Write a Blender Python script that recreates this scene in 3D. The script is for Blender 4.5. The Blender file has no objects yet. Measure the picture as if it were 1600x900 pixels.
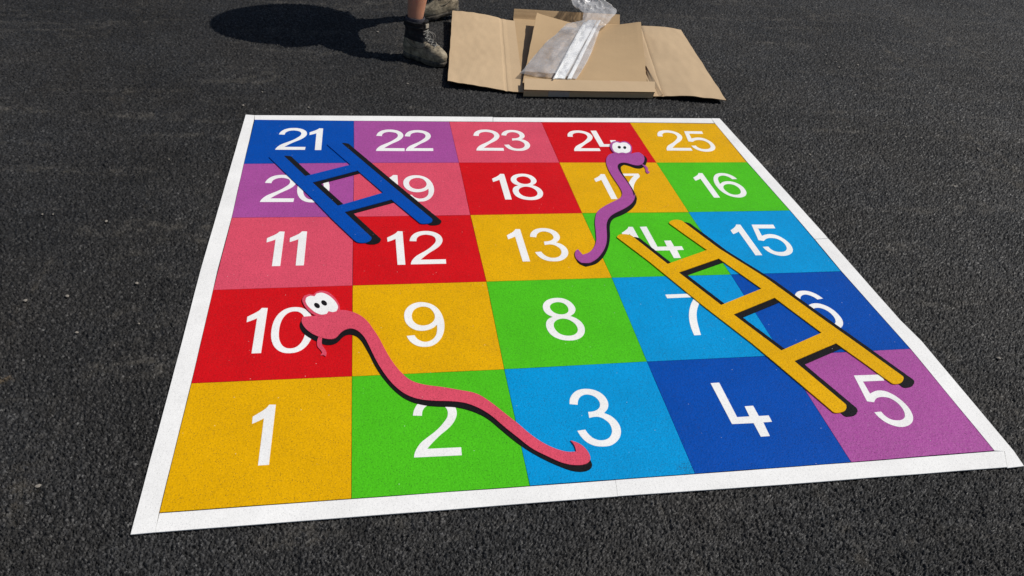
import bpy, bmesh, math, random
from mathutils import Vector, Matrix, noise
from mathutils.geometry import tessellate_polygon
random.seed(7)
R=math.radians
S=bpy.context.scene
COL=S.collection
# ------------------------------------------------------------------ camera
F=1243.47/1600.0
CP=Vector((0.58259727,-1.47244874,1.76743598))
CR=Matrix(((0.98519515,0.03012655,-0.16876879),(-0.15439437,0.58382015,-0.79706738),(0.07451772,0.81132387,0.57982815)))
cd=bpy.data.cameras.new('camera'); cam=bpy.data.objects.new('camera',cd); COL.objects.link(cam)
cd.sensor_width=36; cd.lens=36*F; cd.clip_end=2000; cd.clip_start=0.02
cam.matrix_world=Matrix.Translation(CP)@CR.to_4x4()
S.camera=cam
def U(px,py,h=0.0):
    """point of the plane z=h seen at photograph position px,py (survey of the ground)"""
    d=CR@Vector(((px-800)/1243.47,-(py-450)/1243.47,-1.0))
    t=(h-CP.z)/d.z
    p=CP+d*t
    return Vector((p.x,p.y,h))
def crop(x0,y0,s,pts,h=0.0): return [U(x0+a/s,y0+b/s,h) for a,b in pts]
# ------------------------------------------------------------------ light
SUN_EL=R(52.0)
to_sun=Vector((math.cos(SUN_EL)*0.9998,math.cos(SUN_EL)*-0.02,math.sin(SUN_EL))).normalized()
sd=bpy.data.lights.new('sun','SUN'); sd.energy=3.35; sd.angle=R(0.53); sd.color=(1.0,0.965,0.91)
so=bpy.data.objects.new('sun',sd); COL.objects.link(so)
so.rotation_euler=to_sun.to_track_quat('Z','Y').to_euler()
w=bpy.data.worlds.new('World'); S.world=w; w.use_nodes=True
nt=w.node_tree; bg=nt.nodes['Background']
sky=nt.nodes.new('ShaderNodeTexSky'); sky.sky_type='NISHITA'; sky.sun_disc=False
sky.sun_elevation=SUN_EL; sky.sun_rotation=math.atan2(to_sun.x,to_sun.y)
nt.links.new(sky.outputs[0],bg.inputs[0]); bg.inputs[1].default_value=0.06
S.view_settings.view_transform='Standard'; S.view_settings.look='None'
S.view_settings.exposure=0.0; S.view_settings.gamma=1.0; S.view_settings.use_curve_mapping=False
# ------------------------------------------------------------------ materials
def lin(c):
    return tuple((v/12.92 if v<=0.04045 else ((v+0.055)/1.055)**2.4) for v in [x/255 for x in c])
class N:
    def __init__(s,name):
        s.m=bpy.data.materials.new(name); s.m.use_nodes=True; s.t=s.m.node_tree
        s.b=s.t.nodes['Principled BSDF']; s.out=s.t.nodes['Material Output']
        s.co=s.n('ShaderNodeTexCoord').outputs['Object']
    def n(s,ty,**k):
        x=s.t.nodes.new(ty)
        for a,v in k.items():
            if a.startswith('i_'): x.inputs[a[2:].replace('_',' ')].default_value=v
            else: setattr(x,a,v)
        return x
    def l(s,a,b): s.t.links.new(a,b)
    def noise(s,sc,det=4,rough=.5,vec=None,dist=0):
        x=s.n('ShaderNodeTexNoise'); x.inputs['Scale'].default_value=sc; x.inputs['Detail'].default_value=det
        x.inputs['Roughness'].default_value=rough; x.inputs['Distortion'].default_value=dist
        s.l(vec or s.co,x.inputs['Vector']); return x.outputs[0]
    def vor(s,sc,feat='F1',out='Distance',rand=1.0,vec=None):
        x=s.n('ShaderNodeTexVoronoi',feature=feat); x.inputs['Scale'].default_value=sc
        x.inputs['Randomness'].default_value=rand
        s.l(vec or s.co,x.inputs['Vector']); return x.outputs[out]
    def ramp(s,f,stops,interp='LINEAR'):
        x=s.n('ShaderNodeValToRGB'); x.color_ramp.interpolation=interp; e=x.color_ramp.elements
        while len(e)<len(stops): e.new(.5)
        for a,(p,c) in zip(e,stops):
            a.position=p; a.color=(c,c,c,1) if not isinstance(c,tuple) else (*c,1)
        s.l(f,x.inputs[0]); return x.outputs[0]
    def mix(s,f,a,b,mode='MIX'):
        x=s.n('ShaderNodeMix',data_type='RGBA',blend_type=mode)
        for i,v in ((0,f),(6,a),(7,b)):
            if isinstance(v,(int,float)): x.inputs[i].default_value=v if i==0 else (v,v,v,1)
            elif isinstance(v,tuple): x.inputs[i].default_value=(*v,1)
            else: s.l(v,x.inputs[i])
        return x.outputs[2]
    def math(s,op,a,b=0.0,clamp=False):
        x=s.n('ShaderNodeMath',operation=op,use_clamp=clamp)
        for i,v in ((0,a),(1,b)):
            if isinstance(v,(int,float)): x.inputs[i].default_value=v
            else: s.l(v,x.inputs[i])
        return x.outputs[0]
    def mapping(s,scale=(1,1,1),rot=(0,0,0),loc=(0,0,0)):
        x=s.n('ShaderNodeMapping'); x.inputs['Scale'].default_value=scale; x.inputs['Rotation'].default_value=rot
        x.inputs['Location'].default_value=loc; s.l(s.co,x.inputs[0]); return x.outputs[0]
    def bump(s,h,strength,dist,prev=None):
        x=s.n('ShaderNodeBump'); x.inputs['Strength'].default_value=strength; x.inputs['Distance'].default_value=dist
        s.l(h,x.inputs['Height'])
        if prev: s.l(prev,x.inputs['Normal'])
        return x.outputs[0]
    def fin(s,col=None,rough=None,nrm=None,spec=None):
        for k,v in (('Base Color',col),('Roughness',rough),('Normal',nrm),('Specular IOR Level',spec)):
            if v is None: continue
            if isinstance(v,tuple): s.b.inputs[k].default_value=(*v,1)
            elif isinstance(v,(int,float)): s.b.inputs[k].default_value=v
            else: s.l(v,s.b.inputs[k])
        return s.m

def asphalt_mat():
    m=N('asphalt')
    # warped coordinates so that the chippings are irregular
    nz=m.n('ShaderNodeTexNoise'); nz.inputs['Scale'].default_value=130; nz.inputs['Detail'].default_value=2
    m.l(m.co,nz.inputs['Vector'])
    v1=m.n('ShaderNodeVectorMath',operation='SUBTRACT'); m.l(nz.outputs['Color'],v1.inputs[0]); v1.inputs[1].default_value=(.5,.5,.5)
    v2=m.n('ShaderNodeVectorMath',operation='SCALE'); m.l(v1.outputs[0],v2.inputs[0]); v2.inputs['Scale'].default_value=.009
    v3=m.n('ShaderNodeVectorMath',operation='ADD'); m.l(m.co,v3.inputs[0]); m.l(v2.outputs[0],v3.inputs[1]); W=v3.outputs[0]
    st=m.vor(120,vec=W); cell=m.vor(120,out='Color',vec=W); st2=m.vor(260,vec=W); cell2=m.vor(260,out='Color',vec=W)
    bw=m.n('ShaderNodeSeparateColor'); m.l(cell,bw.inputs[0]); r1=bw.outputs[0]; r2=bw.outputs[1]
    bw2=m.n('ShaderNodeSeparateColor'); m.l(cell2,bw2.inputs[0]); s1=bw2.outputs[0]
    at=m.n('ShaderNodeAttribute',attribute_name='chip'); fi=m.n('ShaderNodeAttribute',attribute_name='fine')
    tone=m.ramp(r1,[(0,.016),(.55,.034),(.85,.052),(.98,.085),(1.0,.20)])
    tone=m.mix(1.0,tone,m.ramp(s1,[(0,.55),(1,1.45)]),'MULTIPLY')
    c=m.mix(1.0,tone,m.ramp(st,[(.30,1.0),(.58,.10)]),'MULTIPLY')
    near=m.ramp(at.outputs['Fac'],[(0,.002),(.12,.003),(.25,.012),(.6,.021),(.9,.036),(.985,.066)])
    c=m.mix(fi.outputs['Fac'],c,near)
    hue=m.mix(m.ramp(m.noise(1.6,4,.6),[(.35,0.0),(.65,1.0)]),(1.07,1.0,.93),(1.0,.995,1.01))
    c=m.mix(1.0,c,hue,'MULTIPLY')
    big=m.ramp(m.noise(1.1,5,.6),[(.3,.68),(.7,1.45)])
    c=m.mix(1.0,c,big,'MULTIPLY')
    # newer surfacing is blacker beside the near edge, greyer with dust further out
    dust=m.ramp(m.noise(14,5,.7),[(.45,0.0),(.7,1.0)])
    mp=m.mapping(scale=(.8,4.2,1),rot=(0,0,R(-24)))
    scf=m.ramp(m.noise(1.4,6,.62,vec=mp,dist=.6),[(.52,0.0),(.72,1.0)])
    c=m.mix(m.math('MULTIPLY',scf,m.math('MULTIPLY',dust,.50)),c,(.20,.18,.15))
    mp=m.mapping(scale=(5,.5,1),rot=(0,0,R(35)),loc=(3,1,0))
    scf=m.ramp(m.noise(1.1,6,.6,vec=mp,dist=.5),[(.58,0.0),(.76,1.0)])
    c=m.mix(m.math('MULTIPLY',scf,m.math('MULTIPLY',dust,.55)),c,(.18,.155,.12))
    p=U(-2,592)
    vm=m.n('ShaderNodeVectorMath',operation='DISTANCE'); m.l(m.co,vm.inputs[0]); vm.inputs[1].default_value=p
    q=m.math('ADD',vm.outputs['Value'],m.math('MULTIPLY',m.noise(25,4),.08))
    f=m.ramp(q,[(.055,.75),(.085,0.0)])
    c=m.mix(m.math('MULTIPLY',f,dust),c,(.34,.24,.13))
    h1=m.ramp(st,[(0,1.0),(.30,.80),(.58,0.0)])
    h1=m.math('MULTIPLY',h1,m.math('ADD',m.math('MULTIPLY',r2,.8),.3))
    h2=m.ramp(st2,[(0,1.0),(.55,0.0)])
    h=m.math('ADD',h1,m.math('MULTIPLY',h2,.4))
    h=m.math('ADD',h,m.math('MULTIPLY',m.noise(9,3),.8))
    h=m.math('MULTIPLY',h,m.math('SUBTRACT',1.0,m.math('MULTIPLY',fi.outputs['Fac'],.93)))
    nb=m.bump(h,1.0,.0085)
    rg=m.ramp(r2,[(0,.42),(1,.8)])
    return m.fin(c,rg,nb,.30)
M={}
M['asphalt']=asphalt_mat()
def thermo(name,rgb,rough=.50,grain=1.0,spec=.10):
    m=N(name)
    base=lin(rgb)
    n1=m.mix(grain,1.0,m.ramp(m.noise(210,3,.75),[(.3,.80),(.7,1.13)]))
    c=m.mix(1.0,base,n1,'MULTIPLY')
    if name.endswith('sky'):
        vm=m.n('ShaderNodeVectorMath',operation='DISTANCE'); m.l(m.co,vm.inputs[0]); vm.inputs[1].default_value=U(1072,731,.003)
        sp=m.math('MULTIPLY',m.ramp(vm.outputs['Value'],[(.012,.9),(.032,0.0)]),m.ramp(m.noise(240,4,.7),[(.52,0.0),(.58,1.0)]))
        c=m.mix(sp,c,(.02,.02,.025))
    n2=m.ramp(m.noise(5,4,.6),[(.3,.93),(.7,1.05)])
    c=m.mix(1.0,c,n2,'MULTIPLY')
    # pits of the sprayed texture
    pv=m.vor(230,out='Distance'); pc=m.n('ShaderNodeSeparateColor'); m.l(m.vor(230,out='Color'),pc.inputs[0])
    pit=m.math('MULTIPLY',m.ramp(pv,[(.18,1.0),(.34,0.0)]),m.ramp(pc.outputs[0],[(.62,0.0),(.68,1.0)]))
    c=m.mix(m.math('MULTIPLY',pit,.62*grain),c,(.02,.02,.02))
    # scattered glass beads
    bv=m.vor(85); bc=m.n('ShaderNodeSeparateColor'); m.l(m.vor(85,out='Color'),bc.inputs[0])
    bead=m.math('MULTIPLY',m.ramp(bv,[(.10,1.0),(.16,0.0)]),m.ramp(bc.outputs[1],[(.975,0.0),(.98,1.0)]))
    c=m.mix(m.math('MULTIPLY',bead,.45),c,(.8,.78,.75))
    # faint grime
    gr=m.math('MULTIPLY',m.ramp(m.noise(2.3,6,.65),[(.56,0.0),(.8,1.0)]),m.ramp(m.noise(60,3,.7),[(.45,0.0),(.7,1.0)]))
    c=m.mix(m.math('MULTIPLY',gr,.22),c,(.10,.085,.07))
    h=m.math('ADD',m.noise(260,3,.6),m.math('MULTIPLY',m.vor(130),.7))
    h=m.math('SUBTRACT',h,m.math('MULTIPLY',pit,.8))
    h=m.math('ADD',h,m.math('MULTIPLY',m.noise(28,2),1.2))
    nb=m.bump(h,.55*grain,.0016)
    rr=m.ramp(m.noise(70,3),[(.3,rough-.08),(.7,rough+.12)])
    return m.fin(c,rr,nb,spec)
RGB=dict(yellow=(232,174,0),green=(80,196,28),sky=(0,152,216),navy=(0,76,172),purple=(174,78,156),
         red=(214,16,24),pink=(224,81,104),white=(247,245,241),black=(26,24,26))
M.update({k:thermo('thermoplastic_'+k,v,.38 if k=='purple' else .5,.45 if k=='white' else 1.0,.38 if k=='purple' else .10) for k,v in RGB.items()})

def simple(name,col,rough=.6,nscale=60,var=.15,bmp=.2,bdist=.002,spec=.4,metal=0):
    m=N(name)
    c=m.mix(1.0,col,m.ramp(m.noise(nscale,5,.6),[(.3,1-var),(.7,1+var)]),'MULTIPLY')
    m.b.inputs['Metallic'].default_value=metal
    return m.fin(c,rough,m.bump(m.noise(nscale*2,4,.6),bmp,bdist),spec)
def cardboard_mat(name,col,rot=0):
    m=N(name)
    c=m.mix(1.0,col,m.ramp(m.noise(2.5,5,.6),[(.3,.93),(.7,1.05)]),'MULTIPLY')
    fib=m.noise(90,5,.7,vec=m.mapping(scale=(1,6,1)))
    c=m.mix(1.0,c,m.ramp(fib,[(.3,.955),(.7,1.04)]),'MULTIPLY')
    wv=m.n('ShaderNodeTexWave',bands_direction='X'); wv.inputs['Scale'].default_value=32; wv.inputs['Distortion'].default_value=.3
    m.l(m.mapping(rot=(0,0,rot)),wv.inputs['Vector'])
    c=m.mix(.035,c,wv.outputs[0],'MULTIPLY')
    nb=m.bump(wv.outputs[0],.10,.0008)
    nb=m.bump(m.noise(6,4,.6),.35,.008,nb)
    return m.fin(c,.82,nb,.25)
M['card']=cardboard_mat('cardboard',(.575,.415,.25),.03)
M['card2']=cardboard_mat('cardboard_inner',(.50,.345,.19),.03)
M['cardedge']=cardboard_mat('cardboard_edge',(.28,.17,.085),.03)

# ------------------------------------------------------------------ helpers
def link(name,me,mat,parent=None):
    o=bpy.data.objects.new(name,me); COL.objects.link(o)
    for x in (mat if isinstance(mat,list) else [mat]): me.materials.append(x)
    if parent: o.parent=parent; o.matrix_parent_inverse=Matrix.Translation(-parent.location)
    return o
def empty(name,loc):
    o=bpy.data.objects.new(name,None); COL.objects.link(o); o.location=loc; o.empty_display_size=.1
    return o
def tag(o,label=None,cat=None,group=None,kind=None):
    if label: o['label']=label
    if cat: o['category']=cat
    if group: o['group']=group
    if kind: o['kind']=kind
    return o
def frombm(bm,name):
    me=bpy.data.meshes.new(name); bm.to_mesh(me); bm.free(); me.update(); return me
def smooth(pts,closed=True,seg=.006,ang=38):
    n=len(pts); out=[]
    def corner(i):
        a=(pts[i]-pts[i-1]); b=(pts[(i+1)%n]-pts[i])
        if a.length<1e-7 or b.length<1e-7: return True
        return a.angle(b)>R(ang)
    cs=[corner(i) for i in range(n)]
    for i in range(n):
        p1=pts[i]; p2=pts[(i+1)%n]
        p0=pts[i-1] if not cs[i] else p1*2-p2
        p3=pts[(i+2)%n] if not cs[(i+1)%n] else p2*2-p1
        L=(p2-p1).length
        if cs[i] and cs[(i+1)%n]: out.append(p1.copy()); continue
        k=max(3,min(12,int(L/seg)+1))
        d1,d2=(p1-p0).length,(p3-p2).length
        def tan(a,b,c,da,db):
            v=(b-a)*(db/max(da,1e-9))+(c-b)*(da/max(db,1e-9)); v=v/(da+db)
            return v*L
        m1=tan(p0,p1,p2,d1,L); m2=tan(p1,p2,p3,L,d2)
        for j in range(k):
            t=j/k
            out.append(p1*(2*t**3-3*t*t+1)+m1*(t**3-2*t*t+t)+p2*(3*t*t-2*t**3)+m2*(t**3-t*t))
    return out
def relax(pts,step=.004,it=10,ang=50):
    out=[]
    n=len(pts)
    for i,p in enumerate(pts):
        q=pts[(i+1)%n]; k=max(1,int((q-p).length/step)); out+=[p.lerp(q,t/k) for t in range(k)]
    n=len(out); lock=[]
    for i in range(n):
        a=out[i]-out[i-3]; b=out[(i+3)%n]-out[i]
        lock.append(a.length<1e-6 or b.length<1e-6 or a.angle(b)>R(ang))
    for _ in range(it):
        out=[p if lock[i] else p*.5+(out[i-1]+out[(i+1)%n])*.25 for i,p in enumerate(out)]
    return out
def slab(name,loops,z0,z1,mat,parent=None,round_edge=0.0):
    """flat sheet cut to an outline (with holes), from z0 up to z1"""
    loops=[[Vector((p.x,p.y,0)) for p in lp] for lp in loops]
    bm=bmesh.new(); flat=[p for lp in loops for p in lp]
    top=[bm.verts.new((p.x,p.y,z1)) for p in flat]
    for t in tessellate_polygon(loops):
        try:
            f=bm.faces.new([top[i] for i in t])
        except ValueError: pass
    bm.normal_update()
    for f in bm.faces:
        if f.normal.z<0: f.normal_flip()
    k=0
    for lp in loops:
        n=len(lp); bot=[bm.verts.new((p.x,p.y,z0)) for p in lp]
        for i in range(n):
            a,b=top[k+i],top[k+(i+1)%n]
            try: bm.faces.new([a,b,bot[(i+1)%n],bot[i]])
            except ValueError: pass
        k+=n
    bmesh.ops.recalc_face_normals(bm,faces=bm.faces)
    bm.normal_update()
    up=[f for f in bm.faces if abs(f.normal.z)>.9]
    if up and sum(f.normal.z*f.calc_area() for f in up)<0:
        bmesh.ops.reverse_faces(bm,faces=bm.faces)
    return link(name,frombm(bm,name),mat,parent)

# ------------------------------------------------------------------ ground
import numpy as np
def hsh(ix,iy,k):
    v=(ix.astype(np.int64)*374761393+iy.astype(np.int64)*668265263+k*982451653)&0xffffffff
    v=((v^(v>>13))*1274126177)&0xffffffff; v=((v^(v>>16))*2246822519)&0xffffffff
    return ((v^(v>>15))&0xffffff)/float(0x1000000)
def chips(x,y,size,k0):
    """nearest chipping: distance, random values and offset to its centre"""
    u,v=x/size,y/size; iu,iv=np.floor(u),np.floor(v)
    best=np.full(x.shape,9.0); sec=np.full(x.shape,9.0); R_=[np.zeros(x.shape) for _ in range(6)]
    for dx in (-1,0,1):
        for dy in (-1,0,1):
            cx,cy=iu+dx,iv+dy
            px=cx+.08+.84*hsh(cx,cy,k0); py=cy+.08+.84*hsh(cx,cy,k0+1)
            an=hsh(cx,cy,k0+2)*6.283; st=.75+.5*hsh(cx,cy,k0+3)
            ox,oy=u-px,v-py; c,s_=np.cos(an),np.sin(an)
            d=np.hypot((ox*c+oy*s_)*st,(-ox*s_+oy*c)/st)
            m=d<best; sec=np.where(m,best,np.minimum(sec,d)); best=np.where(m,d,best)
            for q,val in enumerate((hsh(cx,cy,k0+4),hsh(cx,cy,k0+5),ox,oy,hsh(cx,cy,k0+6),hsh(cx,cy,k0+7))): R_[q]=np.where(m,val,R_[q])
    return best,sec,R_
def ground():
    NX,NY=1800,1650
    t=np.linspace(0,1,NY); Y=-.75+6.7*(.42*t+.58*t*t)
    xl=-.75-.52*(Y+.6)-.25; xr=2.75+.86*(Y+.6)+.25
    X=xl[:,None]+(xr-xl)[:,None]*np.linspace(0,1,NX)[None,:]; Yg=np.repeat(Y[:,None],NX,1)
    wx=X+.0022*np.sin(Yg*611+2*np.sin(X*390)); wy=Yg+.0022*np.sin(X*577+2*np.sin(Yg*433))
    d,e,r=chips(wx,wy,.0066,11); d2,e2,r2=chips(wx,wy,.0038,57)
    gap=e-d; sm=lambda a,b,x: (lambda q:q*q*(3-2*q))(np.clip((x-a)/(b-a),0,1))
    top=-.0022*r[0]**1.5+((r[1]-.5)*r[2]+(r[4]-.5)*r[3])*.0050
    sunk=(r[5]>.74)*.0060
    z1=top-sunk-.0075*(1-sm(.02,.42,gap))-.0010*d*d
    z2=-.0075-.0025*r2[0]-.003*(1-sm(.0,.35,e2-d2))
    z=np.maximum(z1,z2)-.0002; z=np.minimum(z,.0002)
    tone=np.where(z1>z2,.25+.75*r[4],.12*r2[4])
    fx=np.linspace(0,1,NX)[None,:]; fy=t[:,None]
    fade=np.minimum(np.minimum(sm(0,.02,fx),sm(0,.02,1-fx)),np.minimum(sm(0,.01,fy),sm(0,.03,1-fy)))
    z=z*fade-.0035*(1-fade)
    co=np.stack([X,Yg,z],-1).reshape(-1,3)
    idx=np.arange(NX*NY).reshape(NY,NX)
    q=np.stack([idx[:-1,:-1],idx[:-1,1:],idx[1:,1:],idx[1:,:-1]],-1).reshape(-1,4)
    ring=np.concatenate([idx[0,:-1],idx[:-1,-1],idx[-1,:0:-1],idx[:0:-1,0]])
    c0=np.array([1.2,2.5,0]); oc=co[ring].copy(); dv=oc-c0; oc=c0+dv*120; oc[:,2]=-.0035
    n0=len(co); oi=n0+np.arange(len(ring)); nx=np.roll(np.arange(len(ring)),-1)
    q2=np.stack([ring,oi,oi[nx],ring[nx]],-1)
    co=np.concatenate([co,oc]); q=np.concatenate([q,q2])
    tone=np.concatenate([tone.ravel(),np.zeros(len(ring))]); fa=np.concatenate([(fade+np.zeros_like(X)).ravel(),np.zeros(len(ring))])
    me=bpy.data.meshes.new('ground'); me.vertices.add(len(co)); me.vertices.foreach_set('co',co.astype(np.float32).ravel())
    me.loops.add(q.size); me.loops.foreach_set('vertex_index',q.astype(np.int32).ravel())
    me.polygons.add(len(q)); me.polygons.foreach_set('loop_start',np.arange(0,q.size,4,dtype=np.int32))
    for nm,val in (('chip',tone),('fine',fa)):
        at=me.attributes.new(nm,'FLOAT','POINT'); at.data.foreach_set('value',val.astype(np.float32))
    me.update(calc_edges=True)
    return me
g=link('ground',ground(),M['asphalt']); tag(g,kind='structure')

# ------------------------------------------------------------------ board squares
ZT=.0030
G={(0,0):(249,801),(1,0):(549,779),(2,0):(828,759),(3,0):(1086,740),(4,0):(1330,722),(5,0):(1553,704),
(0,1):(299,599),(1,1):(550,588),(2,1):(788,577),(3,1):(1011,565),(4,1):(1223,555),(5,1):(1422,545),
(0,2):(333,453),(1,2):(551,446),(2,2):(760,440),(3,2):(956,434),(4,2):(1142,429),(5,2):(1314,424),
(0,3):(362,340),(1,3):(552,338.5),(2,3):(735,336),(3,3):(909.5,333),(4,3):(1076,331.5),(5,3):(1234,329),
(0,4):(381,256),(1,4):(553,254.5),(2,4):(717,254),(3,4):(874,254),(4,4):(1025.5,254),(5,4):(1167,253.5),
(0,5):(398,187),(1,5):(553,189),(2,5):(702,190),(3,5):(846,191),(4,5):(984,191.5),(5,5):(1117,193)}
GP={k:U(*v,ZT) for k,v in G.items()}
rows=[[ (1,'yellow'),(2,'green'),(3,'sky'),(4,'navy'),(5,'purple')],
      [ (10,'red'),(9,'yellow'),(8,'green'),(7,'sky'),(6,'navy')],
      [ (11,'pink'),(12,'red'),(13,'yellow'),(14,'green'),(15,'sky')],
      [ (20,'purple'),(19,'pink'),(18,'red'),(17,'yellow'),(16,'green')],
      [ (21,'navy'),(22,'purple'),(23,'pink'),(24,'red'),(25,'yellow')]]
# glyph outlines surveyed from the clearest example of each figure
c12=(595,355,13.85); GL={}
GL['1']=[crop(380,620,7.5,[(105,327),(113,243),(165,212),(225,176),(270,143),(308,102),(384,102),(303,807),(175,815),(244,262),(200,285)])]
GL['2']=[crop(*c12,[(650,820),(660,770),(700,705),(760,645),(850,590),(950,535),(1050,470),(1130,400),(1178,345),(1190,290),(1170,240),(1120,203),(1040,183),(960,176),(880,187),(815,215),(780,255),(768,320),(622,315),(635,260),(680,190),(750,140),(840,110),(950,98),(1060,102),(1170,128),(1270,180),(1320,240),(1335,300),(1310,370),(1260,430),(1180,490),(1080,550),(980,620),(905,680),(858,720),(1405,710),(1415,805)])]
GL['3']=[crop(880,600,8.57,[(83,280),(88,210),(120,150),(180,100),(260,78),(350,78),(440,100),(520,145),(580,215),(602,285),(590,345),(545,400),(620,430),(700,490),(752,565),(771,645),(755,725),(705,790),(630,835),(530,848),(430,840),(330,800),(245,725),(187,638),(292,622),(340,685),(400,735),(470,762),(545,762),(608,735),(645,680),(648,610),(620,545),(560,490),(490,455),(420,450),(347,465),(332,385),(400,378),(455,355),(488,315),(488,265),(460,215),(410,175),(340,153),(280,155),(225,185),(198,230),(192,290)])]
GL['4']=[crop(1100,590,8.57,[(85,85),(200,77),(440,540),(605,530),(540,395),(655,387),(730,525),(862,517),(907,602),(790,610),(878,793),(757,802),(660,620),(372,633)])]
GL['5']=[crop(1135,345,13.85,[(540,98),(1010,98),(1055,178),(680,180),(765,340),(840,314),(930,302),(1040,315),(1160,360),(1275,430),(1370,515),(1423,600),(1432,665),(1400,720),(1320,760),(1200,775),(1080,757),(960,715),(860,655),(780,578),(900,572),(960,630),(1050,675),(1150,690),(1235,683),(1290,650),(1300,600),(1265,525),(1190,455),(1080,402),(980,387),(890,392),(840,415),(808,450),(690,435)])]
GL['7']=None
GL['8']=[crop(840,460,10.59,[(85,210),(108,148),(170,100),(250,76),(340,70),(430,83),(520,122),(590,185),(625,260),(605,320),(540,370),(630,405),(710,460),(762,530),(780,610),(760,680),(700,737),(620,767),(520,776),(420,768),(310,735),(210,668),(157,590),(138,515),(152,450),(190,410),(250,385),(170,350),(108,290)]),
         crop(840,460,10.59,[(202,220),(225,172),(280,147),(350,140),(420,157),(480,200),(508,255),(500,305),(455,335),(390,344),(310,330),(240,288)]),
         crop(840,460,10.59,[(264,520),(280,468),(330,430),(400,413),(480,420),(560,455),(622,505),(660,575),(655,635),(610,677),(540,696),(460,693),(370,665),(300,605)])]
GL['9']=[crop(625,465,10.59,[(110,648),(240,635),(275,685),(335,725),(402,745),(470,738),(540,703),(590,645),(612,560),(612,460),(550,510),(470,545),(370,562),(270,552),(170,505),(97,425),(70,325),(85,230),(140,160),(220,112),(310,90),(410,92),(520,122),(610,180),(680,268),(720,370),(735,480),(720,590),(675,690),(600,770),(510,815),(400,828),(290,812),(200,765),(145,710)]),
         crop(625,465,10.59,[(195,330),(207,255),(250,200),(320,168),(400,161),(480,182),(540,235),(575,310),(570,370),(530,425),(470,460),(390,475),(310,465),(235,418)])]
cen=sum(GL['9'][0],Vector())/len(GL['9'][0])
def rot180(p): return Vector((2*cen.x-p.x,2*cen.y-p.y,p.z))
GL['6']=[[rot180(p) for p in lp] for lp in GL['9']]
# 7: bar, hooked corner, curved leg (surveyed from squares 7 and 17)
tl=U(1030+97/10.59,450+122/10.59); bl=U(1030+575/10.59,450+795/10.59); br=U(1030+690/10.59,450+795/10.59)
bt=.0235; W7=.142
A_=lambda x,y: Vector((tl.x+x,tl.y+y,0))
lx=bl.x-tl.x; rx=br.x-tl.x; H=bl.y-tl.y
GL['7']=[[A_(0,0),A_(W7,.001),A_(W7,-.026),A_(.117,-.062),A_(.090,-.110),A_(.071,-.165),A_(.061,-.215),A_(rx,H),A_(lx,H),A_(.033,-.205),A_(.045,-.150),A_(.064,-.100),A_(.089,-.055),A_(.1125,-bt+.001),A_(0,-bt)]]
def ell(cx,cy,a,b,n=40,e=2.25):
    r=[]
    for i in range(n):
        t=2*math.pi*i/n; c,s=math.cos(t),math.sin(t)
        r.append(Vector((cx+a*math.copysign(abs(c)**(2/e),c),cy+b*math.copysign(abs(s)**(2/e),s),0)))
    return r
GL['0']=[ell(0,0,.0700,.127),ell(0,0,.0445,.1025)]
GL={k:[smooth(lp) if k!='0' else lp for lp in v] for k,v in GL.items()}
AN={'1':[(380,620,7.5),(384,102),(303,807),(175,815)],'2':[c12,(650,820),(1415,805),(622,315)],
 '3':[(880,600,8.57),(83,280),(187,638),(332,385)],'4':[(1100,590,8.57),(85,85),(372,633),(878,793),(540,395),(907,602)],
 '5':[(1135,345,13.85),(540,98),(1010,98),(780,578),(690,435)],'8':[(840,460,10.59),(250,385),(540,370),(520,776),(340,70)],
 '9':[(625,465,10.59),(110,648),(240,635),(612,460),(370,562),(735,480)]}
AW={k:crop(*v[0],v[1:]) for k,v in AN.items()}
AW['6']=[rot180(p) for p in AW['9']]
AW['7']=[A_(0,0),A_(W7,.001),A_(rx,H)]
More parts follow.
